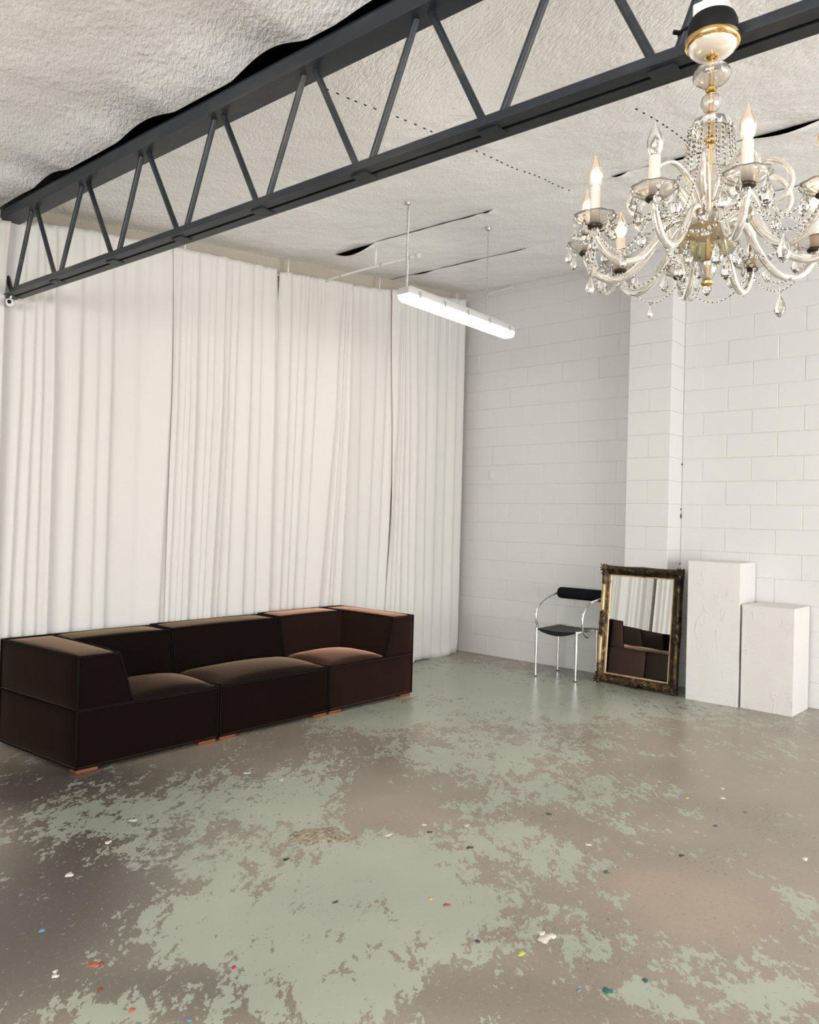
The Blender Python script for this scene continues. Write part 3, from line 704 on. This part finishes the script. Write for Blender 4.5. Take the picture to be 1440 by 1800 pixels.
# ------------------------------------------------------------------ ornate mirror leaning on the pier
TILT=math.radians(-5.0); YAWM=math.radians(-91.6)
mr=empty('framed_mirror',(6.305,2.800,0.004),'rectangular mirror in ornate antique gilt frame leaning against the pier','mirror',None,(TILT,0,YAWM))
MW,MH,FWd=0.755,1.045,0.088
def rail(ax,name):
    # profile across the rail: u from outer edge (0) to glass (FWd), depth toward the viewer
    prof=[(0.0,0.0),(0.004,0.016),(0.014,0.030),(0.030,0.038),(0.048,0.034),(0.060,0.022),(0.068,0.018),(0.074,0.022),(0.080,0.018),(FWd,0.008),(FWd,0.0)]
    L=MW if ax in 'tb' else MH; n=26; G=np.zeros((n+1,len(prof),3))
    for i in range(n+1):
        t=i/n
        for j,(u,dp) in enumerate(prof):
            a=u+(L-2*u)*t
            wob=0.0
            if j<5: wob=0.006*abs(math.sin(PI*2*t))*(1-u/0.06)   # outline swells at corners and centre
            uu=u+wob
            if ax=='b': p=(a-MW/2,-dp,uu)
            elif ax=='t': p=(a-MW/2,-dp,MH-uu)
            elif ax=='l': p=(-MW/2+uu,-dp,a)
            else: p=(MW/2-uu,-dp,a)
            G[i,j]=p
    if ax in 'tr': pass
    m=MB(); m.grid(G); return m.build(name,GILT,mr,True,50)
rails={a:rail(a,'frame_rail') for a in 'btlr'}
for a in 'tr': rails[a].data.materials[0]=GILTD  # top and right rails look shaded through their darker colour
def gilt_panels(ax):
    m=MB(); L=MW if ax in 'tb' else MH
    pu=[0.0,0.004,0.014,0.030,0.048,0.060]; pd=[0.0,0.016,0.030,0.038,0.034,0.022]
    for t0,t1 in ((0.165,0.40),(0.60,0.835)):
        G=np.zeros((15,9,3))
        for i in range(15):
            for j in range(9):
                t=t0+(t1-t0)*i/14; u=0.0005+0.052*(j/8)**1.3; wob=0.006*abs(math.sin(PI*2*t))*(1-u/0.06)
                dp=float(np.interp(u,pu,pd))+0.0022*math.sin(PI*i/14)**0.3; u=u+wob-0.0012*(1-j/8)
                a=L*t
                G[i,j]={'b':(a-MW/2,-dp,u),'t':(a-MW/2,-dp,MH-u),'l':(-MW/2+u,-dp,a),'r':(MW/2-u,-dp,a)}[ax]
        m.grid(G)
    m.build('gilt_panel',PALEGILT,rails[ax],True)
for a in 'l': gilt_panels(a)  # pale panels kept to the left rail, painting its lit look
def carving(cx,cz,base_ang,seed,corner=None,mt=None):
    # acanthus fan: leaves radiate from a point near the glass, with a scroll on either side
    m=MB(); rg=random.Random(seed)
    def put(x,z): return max(-MW/2+0.003,min(MW/2-0.003,x)),max(0.010,min(MH-0.003,z))
    def leaf(x,z,ang,L,w,dp):
        for q,(t,ws,h) in enumerate(((0.25,0.8,0.75),(0.55,1.0,1.0),(0.85,0.65,0.7))):
            px_,pz_=put(x+math.cos(ang)*L*t,z+math.sin(ang)*L*t)
            M=Matrix.Rotation(-ang,3,'Y'); m.ball((px_,-dp-0.004*h,pz_),L*0.26,0.0085*h,w*ws*0.5,8,5,M)
    def scroll(x,z,a0,sgn,r0):
        P_=[]
        for q in range(16):
            t=q/15; r=r0*(1-0.8*t); an=a0+sgn*t*5.2; xx,zz=put(x+r*math.cos(an),z+r*math.sin(an)); P_.append((xx,-0.038-0.008*t,zz))
        m.tube(P_,[0.0052*(1-0.55*q/15) for q in range(16)],6); m.ball(P_[-1],0.006,n=7,m=5)
    if corner:
        for k,da in enumerate((-0.95,-0.48,0,0.48,0.95)): leaf(cx,cz,base_ang+da,0.062-0.008*abs(da)*2,0.022,0.030+0.004*(k%2))
        for sgn in (-1,1):
            an=base_ang+sgn*2.1; scroll(cx+0.040*math.cos(an),cz+0.040*math.sin(an),base_ang,sgn,0.020)
            leaf(cx+0.045*math.cos(an),cz+0.045*math.sin(an),an+sgn*0.2,0.050,0.020,0.030)
        m.ball((cx,-0.040,cz),0.012,0.010,0.012,9,6)
    else:
        t=base_ang+PI/2
        for da in (-1.2,-0.8,-0.4,0,0.4,0.8,1.2): leaf(cx-0.018*math.cos(base_ang),cz-0.018*math.sin(base_ang),base_ang+da,0.052-0.010*abs(da),0.016,0.030)
        for sgn in (-1,1):
            x1,z1=cx+sgn*0.050*math.cos(t),cz+sgn*0.050*math.sin(t); scroll(x1,z1,base_ang,sgn,0.018)
            leaf(x1,z1,t if sgn>0 else t+PI,0.070,0.022,0.030); leaf(x1,z1,(t if sgn>0 else t+PI)-sgn*0.5,0.050,0.018,0.028); leaf(x1,z1,(t if sgn>0 else t+PI)+sgn*0.5,0.045,0.016,0.028)
        m.ball((cx,-0.042,cz),0.010,0.010,0.010,9,6)
    m.build('corner_carving' if corner else 'carved_scroll',mt or GILT,mr,True)
e=0.042
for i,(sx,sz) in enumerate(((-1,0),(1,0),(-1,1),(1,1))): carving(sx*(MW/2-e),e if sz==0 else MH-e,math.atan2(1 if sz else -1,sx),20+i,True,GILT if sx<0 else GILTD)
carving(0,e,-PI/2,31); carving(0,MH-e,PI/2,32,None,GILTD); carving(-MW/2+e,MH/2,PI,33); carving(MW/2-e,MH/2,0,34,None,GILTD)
m=MB()
iw,ih=MW/2-FWd,FWd
for (x0,x1,z0,z1) in ((-iw-0.004,iw+0.004,ih-0.006,ih+0.006),(-iw-0.004,iw+0.004,MH-ih-0.006,MH-ih+0.006),(-iw-0.006,-iw+0.006,ih,MH-ih),(iw-0.006,iw+0.006,ih,MH-ih)):
    m.bbox(x0,x1,-0.014,-0.004,z0,z1,0.002)
m.build('inner_lip',PALEGILT,mr)
m=MB(); m.box(-iw,iw,-0.006,-0.002,ih,MH-ih); m.build('mirror_glass',MIRROR,mr)
m=MB(); m.box(-MW/2+0.01,MW/2-0.01,-0.001,0.006,0.01,MH-0.01); m.build('backing_board',DARK,mr)

# ------------------------------------------------------------------ plinths
def plinth(x0,x1,y0,y1,h,label,twist):
    o=empty('display_plinth',((x0+x1)/2,(y0+y1)/2,0),label,'plinth','white plaster plinths',(0,0,twist))
    hx,hy=(x1-x0)/2,(y1-y0)/2; n=14
    # faces slightly uneven, hand plastered
    m=MB()
    def face(fn,seed):
        G=np.zeros((n+1,n+1,3))
        for i in range(n+1):
            for j in range(n+1):
                p,nr=fn(i/n,j/n); e=min(i,n-i,j,n-j)
                d=0.0035*nz(p[0]*7+seed,p[1]*7,p[2]*7) if e else 0
                G[i,j]=tuple(Vector(p)+Vector(nr)*d)
        return G
    m.grid(face(lambda s,t:((-hx,hy-2*hy*s,h*t),(-1,0,0)),1)); m.grid(face(lambda s,t:((hx,-hy+2*hy*s,h*t),(1,0,0)),2))
    m.grid(face(lambda s,t:((-hx+2*hx*s,-hy,h*t),(0,-1,0)),3)); m.grid(face(lambda s,t:((hx-2*hx*s,hy,h*t),(0,1,0)),4))
    b=m.build('body',PLASTER,o,True,40)
    m=MB(); m.grid(face(lambda s,t:((-hx+2*hx*s,-hy+2*hy*t,h),(0,0,1)),5)); m.build('top',PLASTER,o,True)
    return o
plinth(6.252,6.660,1.938,2.345,1.128,'taller white plaster plinth beside the gilt mirror',0.01)
plinth(6.265,6.655,1.532,1.912,0.806,'shorter white plaster plinth at the right',-0.04)

# ------------------------------------------------------------------ batten light
bt=empty('batten_light',(4.36,3.31,2.87),'long white fluorescent batten light hanging on two chains','light'); bo=Vector(bt.location)
bx0,bx1=-0.635,0.635
prof_b=[(-0.060,0.006),(-0.062,0.018),(-0.056,0.046),(-0.044,0.060),(0.044,0.060),(0.056,0.046),(0.062,0.018),(0.060,0.006)]
prof_d=[(-0.057,0.006),(-0.056,-0.010),(-0.046,-0.030),(-0.024,-0.040),(0.024,-0.040),(0.046,-0.030),(0.056,-0.010),(0.057,0.006)]
def extr(prof,x0,x1,taper):
    m=MB(); n=len(prof); xs=[x0,x0+taper,x1-taper,x1]; sc=[0.80,1,1,0.80]; vs_=[]
    for x,s in zip(xs,sc):
        for (y,z) in prof: vs_.append((x,y*s,0.006+(z-0.006)*s))
    fs=[]
    for i in range(3):
        for k in range(n): fs.append((i*n+k,i*n+(k+1)%n,(i+1)*n+(k+1)%n,(i+1)*n+k))
    fs+= [tuple(range(n))[::-1],tuple(3*n+k for k in range(n))]
    m.add(vs_,fs); return m
extr(prof_b,bx0,bx1,0.03).build('housing',GREYP,bt,True,30)
extr(prof_d,bx0+0.005,bx1-0.005,0.03).build('diffuser',TUBE,bt,True,30)
for k in range(5):
    x=bx0+0.10+k*(bx1-bx0-0.20)/4
    for sy in (-1,1):
        m=MB(); m.bbox(x-0.009,x+0.009,sy*0.0635-0.004,sy*0.0635+0.004,-0.008,0.034,0.002); m.build('clip',GALV,bt)
def chain(px,z0,z1,name):
    m=MB(); L=0.030; z=z0; k=0
    while z<z1:
        P_=[]
        for q in range(10):
            t=2*PI*q/10; a=0.0055*math.cos(t); b=(L/2+0.003)*math.sin(t)
            P_.append((px+(a if k%2 else 0),(0 if k%2 else a),z+L/2+b))
        m.tube(P_,0.0016,5,closed=True); z+=L-0.003; k+=1
    m.build(name,GALV,bt,True)
cz=lambda x:ceil_z(4.36+x,3.31)-bo.z-0.02
chain(-0.61,0.058,cz(-0.61),'chain'); chain(0.31,0.058,cz(0.31),'chain')
m=MB(); m.tube([(-0.598,0.0,0.05)]+[(-0.598+0.004*math.sin(k),0.003*math.cos(k*1.7),0.05+(cz(-0.6)-0.05)*k/8) for k in range(1,9)],0.0045,6); m.build('power_cable',WHITEP,bt,True)
for x in (-0.61,0.31):
    m=MB(); m.lathe([(0.0,-0.012),(0.016,-0.010),(0.020,0.0),(0.020,0.012)],12,(x,0,cz(x))); m.build('ceiling_hook',GALV,bt,True,40)

# conduit run along the ceiling to a round junction box
cd=empty('electrical_conduit',(4.345,4.4,3.39),'white cable conduit with round box under the foil ceiling','conduit'); co_=Vector(cd.location)
P_=[(4.40,4.78,3.400),(4.362,4.70,3.394),(4.345,4.55,3.390),(4.345,4.4,3.392),(4.345,4.1,3.392),(4.345,3.74,3.388)]
m=MB(); m.tube([tuple(Vector(p)-co_) for p in smooth_path(P_,5)],0.009,8); m.build('pipe',WHITEP,cd,True)
m=MB(); m.ball(tuple(Vector((4.345,3.715,3.388))-co_),0.026,0.02,0.026,12,7); m.build('junction_box',GREYP,cd,True,40)
m=MB(); m.tube([tuple(Vector((4.345,4.157,3.39))-co_),tuple(Vector((4.345,4.157,3.56))-co_)],0.008,8); m.build('drop_pipe',WHITEP,cd,True)
for p in ((4.345,4.55,3.39),(4.345,4.10,3.392),(4.345,3.80,3.389)):
    m=MB(); m.ball(tuple(Vector(p)-co_),0.0125,n=8,m=5); m.build('saddle',GALV,cd,True)
# surface duct and old cover plate on the block wall
m=MB(); m.bbox(-0.012,0,-0.15,0.15,-0.014,0.014,0.003); o=m.build('cable_duct',WHITEP); o.location=(W,4.56,3.845); o.rotation_euler=(-0.05,0,0); tag(o,'short white cable duct near the top of the block wall','duct')
cp=empty('cover_plate',(W,4.61,1.90),'small white painted cover plate on the block wall','cover plate')
MB().bbox(-0.010,0,-0.028,0.028,-0.05,0.05,0.004).build('plate',WALL,cp); MB().bbox(-0.016,-0.009,-0.012,0.012,-0.03,0.025,0.003).build('lug',WALL,cp)

# ------------------------------------------------------------------ chandelier
CX,CY=1.82,0.653
cl=empty('chandelier',(CX,CY,1.94),'crystal candle chandelier with glass arms, bead strings and drops under the truss','chandelier')
z_=lambda z:z-1.94
def cpart(mb,name,m_,parent=cl,smooth=True,angle=40,rot=None):
    o=mb.build(name,m_,parent,smooth,angle)
    if rot: o.rotation_euler=rot
    return o
# mount
cpart(MB().lathe([(0,z_(2.550)),(0.055,z_(2.550)),(0.058,z_(2.568)),(0.056,z_(2.592)),(0.050,z_(2.606)),(0,z_(2.608))],32),'mounting_cup',BLACK)
m=MB(); m.bbox(-0.036,0.024,-0.036,0.036,z_(2.606),z_(2.638),0.003); cpart(m,'mounting_block',WHITEP,smooth=False)
prof=[(0.052,2.560),(0.060,2.557),(0.0625,2.549),(0.061,2.542),(0.055,2.539),(0.050,2.543)]
cpart(MB().lathe([(r,z_(z)) for r,z in prof],40,lobes=40,amp=0.012,cap=False),'canopy_rim',BRASS,angle=60)
cpart(MB().lathe([(r,z_(z)) for r,z in ((0.055,2.545),(0.0555,2.539),(0.051,2.530),(0.042,2.522),(0.028,2.517),(0.012,2.515),(0.0,2.515),(0,2.518),(0.026,2.521),(0.040,2.526),(0.048,2.534),(0.052,2.545))],40,lobes=16,amp=0.02,cap=False),'canopy_bowl',FROST,angle=60)
cpart(MB().lathe([(r,z_(z)) for r,z in ((0,2.524),(0.015,2.522),(0.018,2.517),(0.014,2.511),(0.006,2.508),(0,2.506))],20),'collar',BRASS)
# hook and stem
m=MB(); m.tube([(0,0,z_(2.51)),(0,0,z_(2.497))],0.003,8)
P_=[(0.010*math.cos(t),0,z_(2.487)+0.012*math.sin(t)) for t in np.linspace(PI/2,PI/2+1.8*PI,16)]; m.tube(P_,0.0022,6); cpart(m,'hook',BRASS)
m=MB(); m.tube([(0,0,z_(2.478)),(0,0,z_(1.978))],0.0062,12); cpart(m,'stem',BRASS)
def collar(z,r): cpart(MB().lathe([(0.006,z_(z)-0.011),(r*0.6,z_(z)-0.010),(r,z_(z)-0.004),(r,z_(z)+0.002),(r*0.65,z_(z)+0.006),(r*0.5,z_(z)+0.011),(0.006,z_(z)+0.012)],20,cap=False),'collar',BRASS)
for z,r in ((2.436,0.014),(2.372,0.015),(2.314,0.015),(2.105,0.020),(1.976,0.013)): collar(z,r)
def hollow(outer,name,lob=14,amp=0.03,t=0.0022,mm=WARMGLASS):
    inner=[(max(r-t,0.0064),z) for r,z in outer][::-1]
    cpart(MB().lathe([(r,z_(z)) for r,z in outer+inner+outer[:1]],42,lobes=lob,amp=amp,cap=False),name,mm,angle=60)
hollow([(0.008,2.445),(0.026,2.450),(0.040,2.462),(0.043,2.472),(0.038,2.484),(0.024,2.490)],'glass_bulb')
hollow([(0.008,2.382),(0.017,2.388),(0.024,2.402),(0.022,2.416),(0.012,2.426)],'glass_ball',10)
hollow([(0.010,2.372),(0.028,2.368),(0.044,2.356),(0.050,2.340),(0.051,2.334)],'bead_crown',12,0.04)
hollow([(0.010,2.170),(0.016,2.180),(0.022,2.200),(0.034,2.225),(0.046,2.238)],'glass_vase',12,0.04)
hollow([(0.010,2.030),(0.036,2.036),(0.060,2.050),(0.070,2.070),(0.068,2.088),(0.058,2.102)],'hub_bowl',18,0.03,0.004,OLIVE)
cpart(MB().lathe([(r,z_(z)) for r,z in ((0.008,2.098),(0.050,2.094),(0.054,2.100),(0.040,2.108),(0.022,2.114),(0.008,2.116))],30,lobes=20,amp=0.04,cap=False),'hub_plate',BRASS,angle=50)
hollow([(0.008,1.982),(0.014,1.990),(0.022,2.008),(0.024,2.020),(0.012,2.028)],'finial_glass',8,0.05)
cpart(MB().lathe([(r,z_(z)) for r,z in ((0,1.944),(0.006,1.948),(0.011,1.956),(0.011,1.962),(0.005,1.970),(0,1.971))],8,cap=False),'finial_drop',GLASS,smooth=False)

# --- arm prototype meshes in a radial frame (x outward)
RA=0.288; ZC=2.088
arm_pts=smooth_path([(0.030,0,z_(2.108)),(0.062,0,z_(2.135)),(0.098,0,z_(2.118)),(0.135,0,z_(2.062)),(0.175,0,z_(2.020)),(0.218,0,z_(2.006)),(0.258,0,z_(2.022)),(0.282,0,z_(2.054)),(RA,0,z_(2.082))],6)
arm_me=MB().tube(arm_pts,0.0088,12,lobes=6,twist=60,lobe_amp=0.06).mesh('candle_arm',WARMGLASS,True)
scr_pts=smooth_path([(0.022,0,z_(2.112)),(0.040,0,z_(2.165)),(0.075,0,z_(2.212)),(0.120,0,z_(2.232)),(0.162,0,z_(2.216)),(0.184,0,z_(2.180)),(0.178,0,z_(2.146)),(0.152,0,z_(2.132)),(0.130,0,z_(2.144)),(0.126,0,z_(2.160))],6)
scr_me=MB().tube(scr_pts,[0.0075*(1-0.45*i/(len(scr_pts)-1)) for i in range(len(scr_pts))],10,lobes=6,twist=70,lobe_amp=0.06).mesh('scroll_arm',WARMGLASS,True)
def local(p): return (RA+p[0],p[1],z_(ZC)+p[2])
pan=[(0.008,-0.004),(0.020,-0.004),(0.036,0.002),(0.047,0.012),(0.049,0.016),(0.046,0.015),(0.035,0.006),(0.020,0.0),(0.008,0.0)]
pan_me=MB().lathe(pan,36,(RA,0,z_(ZC)),lobes=9,amp=0.05,cap=False).mesh('drip_pan',WARMGLASS,True)
ring_me=MB().lathe([(0.006,-0.013),(0.014,-0.012),(0.017,-0.008),(0.016,-0.004),(0.006,-0.004)],28,(RA,0,z_(ZC)),lobes=14,amp=0.07,cap=False).mesh('gallery_ring',DARKBRASS,True)
cand_me=MB().lathe([(0.0,-0.002),(0.0118,-0.002),(0.0118,0.082),(0.009,0.084),(0.0,0.084)],18,(RA,0,z_(ZC)),cap=False).mesh('candle_sleeve',CANDLE,True); cand_me.set_sharp_from_angle(angle=0.7)
bpts=[(0.0,0,0.084),(0,0,0.088),(0,0,0.096),(0,0,0.106),(0,0,0.116),(0,0,0.126),(0.0005,0,0.136),(0.0015,0,0.146),(0.002,0,0.154),(0.001,0,0.162)]
brad=[0.008,0.0105,0.0145,0.0168,0.0165,0.0135,0.0090,0.0045,0.0022,0.0010]
bulb_me=MB().tube([local(p) for p in bpts],brad,16).mesh('bulb',BULB,True)
bulboff_me=MB().tube([local(p) for p in bpts],[r*1.02 for r in brad],16).mesh('bulb',BULBOFF,True)
glow_me=MB().tube([local((p[0],0,p[2])) for p in ((0,0,0.094),(0,0,0.098),(0,0,0.106),(0,0,0.115),(0,0,0.124),(0,0,0.128))],[0.004,0.0095,0.0125,0.0115,0.0070,0.0015],10).mesh('filament',GLOW,True)
def drop_mesh(L,w,name='crystal_drop'):
    prof=[(0,-L),(w*0.55,-L*0.90),(w,-L*0.68),(w*0.8,-L*0.42),(w*0.30,-L*0.14),(0.0012,0)]
    m=MB().lathe(prof,8,cap=False)
    m.ball((0,0,0.006),0.0045,n=6,m=4); m.tube([(0,0,0),(0,0,0.016)],0.0007,4); return m.mesh(name,GLASS)
drop_s=drop_mesh(0.034,0.0085); drop_m=drop_mesh(0.048,0.0115); drop_l=drop_mesh(0.060,0.0150)
NA=10; vd=math.atan2(-CY,-CX); OFF=math.radians(14)
arms=[]
UNLIT={9,}
crg=random.Random(11)
for k in range(NA):
    a=vd+OFF+2*PI*k/NA
    ao=inst('candle_arm',arm_me,cl,(0,0,0),(0,0,a)); arms.append((ao,a))
    inst('drip_pan',pan_me,ao); inst('gallery_ring',ring_me,ao); inst('candle_sleeve',cand_me,ao)
    if k in UNLIT: inst('bulb',bulboff_me,ao)
    else: inst('bulb',bulb_me,ao); inst('filament',glow_me,ao)
    for q in range(5):
        t=2*PI*(q+0.5)/5; r=0.046
        me=drop_l if q==0 and k%2==0 else (drop_m if q%2 else drop_s)
        inst('crystal_drop',me,ao,(RA+r*math.cos(t),r*math.sin(t),z_(ZC)-0.004),(crg.uniform(-.08,.08),crg.uniform(-.08,.08),crg.uniform(0,3)))
for k in range(NA):
    a=vd+OFF+2*PI*(k+0.5)/NA
    so=inst('scroll_arm',scr_me,cl,(0,0,0),(0,0,a))
    inst('crystal_drop',drop_m,so,(0.152,0,z_(2.108)))
# bead strings
def bead_string(pts,r=0.0042,sp=0.0115):
    pts=[Vector(p) for p in pts]; m=MB(); lk=MB(); acc=0; nxt=0; k=0; prev=None
    for a,b in zip(pts[:-1],pts[1:]):
        L=(b-a).length
        while nxt<=acc+L:
            p=a.lerp(b,(nxt-acc)/L); m.ball(p,r,n=6,m=4)
            if prev is not None: lk.tube([prev.lerp(p,0.36),prev.lerp(p,0.64)],0.0013,4)
            prev=p; nxt+=sp; k+=1
        acc+=L
    o=m.build('bead_string',GLASS,cl,True,30); lk.build('link',LINK,o)
def swag(p,q,sag,n=14):
    p=Vector(p);q=Vector(q); return [p.lerp(q,i/n)-Vector((0,0,sag*(1-(2*i/n-1)**2))) for i in range(n+1)]
for k in range(NA):
    a=arms[k][1]; b=arms[(k+1)%NA][1]
    P1=(RA*0.99*math.cos(a),RA*0.99*math.sin(a),z_(2.072)); P2=(RA*0.99*math.cos(b),RA*0.99*math.sin(b),z_(2.072))
    bead_string(swag(P1,P2,0.070))
    mid=(Vector(P1)+Vector(P2))*0.5
    if k in (0,3,5,7,8): inst('crystal_drop',(drop_l,drop_m,drop_s)[k%3],cl,(mid.x,mid.y,mid.z-0.078))
    # from the crown straight down then out to the arm
    am=a; c0=(0.050*math.cos(am),0.050*math.sin(am),z_(2.338))
    c1=(0.058*math.cos(am),0.058*math.sin(am),z_(2.255))
    pts=[Vector(c0).lerp(Vector(c1),i/5) for i in range(6)]
    pts+=swag(c1,((RA-0.035)*math.cos(a),(RA-0.035)*math.sin(a),z_(2.090)),0.085 if k%2 else 0.05)[1:]
    bead_string(pts)
    am=a+PI/NA
    c0=(0.050*math.cos(am),0.050*math.sin(am),z_(2.338)); bead_string([c0,(0.053*math.cos(am),0.053*math.sin(am),z_(2.262))])
    # from the hub up to the scroll tips
    if k%2==0:
        P1=(0.066*math.cos(am),0.066*math.sin(am),z_(2.075)); P2=(RA*0.97*math.cos(b),RA*0.97*math.sin(b),z_(2.070)); bead_string(swag(P1,P2,0.085))
for k in range(6):
    a=vd+2*PI*(k+0.3)/6
    inst('crystal_drop',drop_m if k%2 else drop_l,cl,(0.064*math.cos(a),0.064*math.sin(a),z_(2.052)))
tie=MB().tube([(0.017*math.cos(t),0.017*math.sin(t),0.0) for t in np.linspace(0,2*PI,12,endpoint=False)],0.004,6,closed=True)
tie.box(0.012,0.034,-0.004,0.004,-0.004,0.004)
o=tie.build('cable_tie',BLACK,None,True,40); o.location=(1.9,0.749,2.650); o.rotation_euler=(0.38,0,2.4); tag(o,'black cable tie around a truss rod beside the chandelier mount','cable tie')

# ------------------------------------------------------------------ paint splashes and the patch on the floor
def splat(px,py,r,c,name='paint_splat',seed=0,asp=1.0,rough=0.45):
    x,y=px_uv(px,py); rg=random.Random(seed+int(px)*7+int(py)); n=18; vs_=[(0,0,0.0022)]
    ph=[rg.uniform(0,6.28) for _ in range(4)]
    for k in range(n):
        t=2*PI*k/n; q=r*(1+0.22*math.sin(2*t+ph[0])+0.18*math.sin(3*t+ph[1])+0.12*math.sin(5*t+ph[2])); vs_.append((q*math.cos(t),q*math.sin(t)*asp,0.0014))
    for k in range(n): vs_.append((vs_[1+k][0]*1.04,vs_[1+k][1]*1.04,0.0002))
    fs=[(0,1+k,1+(k+1)%n) for k in range(n)]+[(1+k,1+n+k,1+n+(k+1)%n,1+(k+1)%n) for k in range(n)]
    nm='splat_%02x%02x%02x'%tuple(int(255*min(v,1)) for v in c)
    m_=bpy.data.materials.get(nm) or simple(nm,c,rough)
    return MB().add(vs_,fs).build(name,m_,floor,True,loc=(x,y,0.0003))
WHT=(0.66,0.63,0.58); PNK=(0.62,0.55,0.50)
for (px,py,r,c) in [(958,1650,0.026,PNK),(968,1645,0.02,WHT),(952,1640,0.016,PNK),(917,1676,0.014,(0.55,0.52,0.08)),(1068,1742,0.016,(0.01,0.13,0.09)),(97,1716,0.011,WHT),(97,1708,0.008,WHT),
   (163,1696,0.014,(0.45,0.10,0.03)),(178,1694,0.01,(0.38,0.04,0.02)),(176,1740,0.008,(0.3,0.04,0.03)),(411,1701,0.008,(0.35,0.03,0.02)),(74,1636,0.011,(0.12,0.26,0.42)),(332,1794,0.008,(0.12,0.25,0.45)),(232,1776,0.010,(0.5,0.12,0.06)),
   (122,1538,0.018,WHT),(190,1481,0.015,WHT),(234,1442,0.018,(0.5,0.52,0.47)),(434,1359,0.02,(0.5,0.52,0.48)),(494,1371,0.018,(0.5,0.52,0.48)),(683,1468,0.016,WHT),(820,1451,0.018,(0.5,0.48,0.43)),(745,1450,0.012,WHT),(1034,1485,0.012,WHT),(1415,1510,0.016,WHT),
   (1270,1386,0.012,WHT),(1270,1403,0.014,WHT),(1208,1403,0.012,(0.55,0.5,0.12)),(503,1511,0.012,(0.02,0.02,0.03)),(965,1431,0.014,(0.05,0.05,0.045)),(1198,1504,0.012,(0.03,0.04,0.035)),(840,1655,0.010,(0.05,0.05,0.055)),(826,1490,0.015,(0.06,0.06,0.055)),(755,1463,0.012,(0.06,0.055,0.05)),
   (785,1591,0.012,(0.32,0.07,0.05)),(757,1580,0.010,(0.5,0.45,0.2)),(1312,1428,0.014,(0.24,0.12,0.09)),(1066,1533,0.014,(0.05,0.13,0.09)),(1258,1452,0.012,(0.05,0.10,0.09)),(590,1586,0.010,(0.05,0.05,0.05)),(1135,1724,0.010,(0.02,0.10,0.10)),(1018,1741,0.008,(0.15,0.25,0.4))]:
    splat(px,py,r,c,asp=0.8)
# chipped filler patch
px_,py_=px_uv(562,1470); m=MB(); rg=random.Random(5); yaw=math.radians(49.3)
n=26; G=np.zeros((n+1,n+1,3))
for i in range(n+1):
    for j in range(n+1):
        s,t=i/n*2-1,j/n*2-1; q=math.hypot(s,t); k=1 if q==0 else max(abs(s),abs(t))/q
        a=s*k*0.135; b=t*k*0.085; e=max(abs(s),abs(t)); wob=1+0.55*nz(a*9,b*9,4)+0.2*nz(a*30,b*30,4)
        h=(0.010*(1-e**4))*(0.6+0.8*abs(nz(a*45,b*45,1)))
        G[i,j]=(math.cos(yaw)*a*wob+math.sin(yaw)*b*wob,-math.sin(yaw)*a*wob+math.cos(yaw)*b*wob,max(0.0003,h))
m.grid(G)
def m_patch():
    mm,nt,b=mat('chipped_filler'); co=coords(nt,'World'); n1=tex_noise(nt,co,60,5,0.7); c=ramp(nt,n1,[(0.35,(0.10,0.08,0.06)),(0.5,(0.33,0.28,0.20)),(0.7,(0.48,0.42,0.32))]); nt.links.new(c,b.inputs['Base Color']); b.inputs['Roughness'].default_value=0.8; bump(nt,b,n1,0.6,0.006); return mm
m.build('filler_patch',m_patch(),floor,True,loc=(px_,py_,0.0))
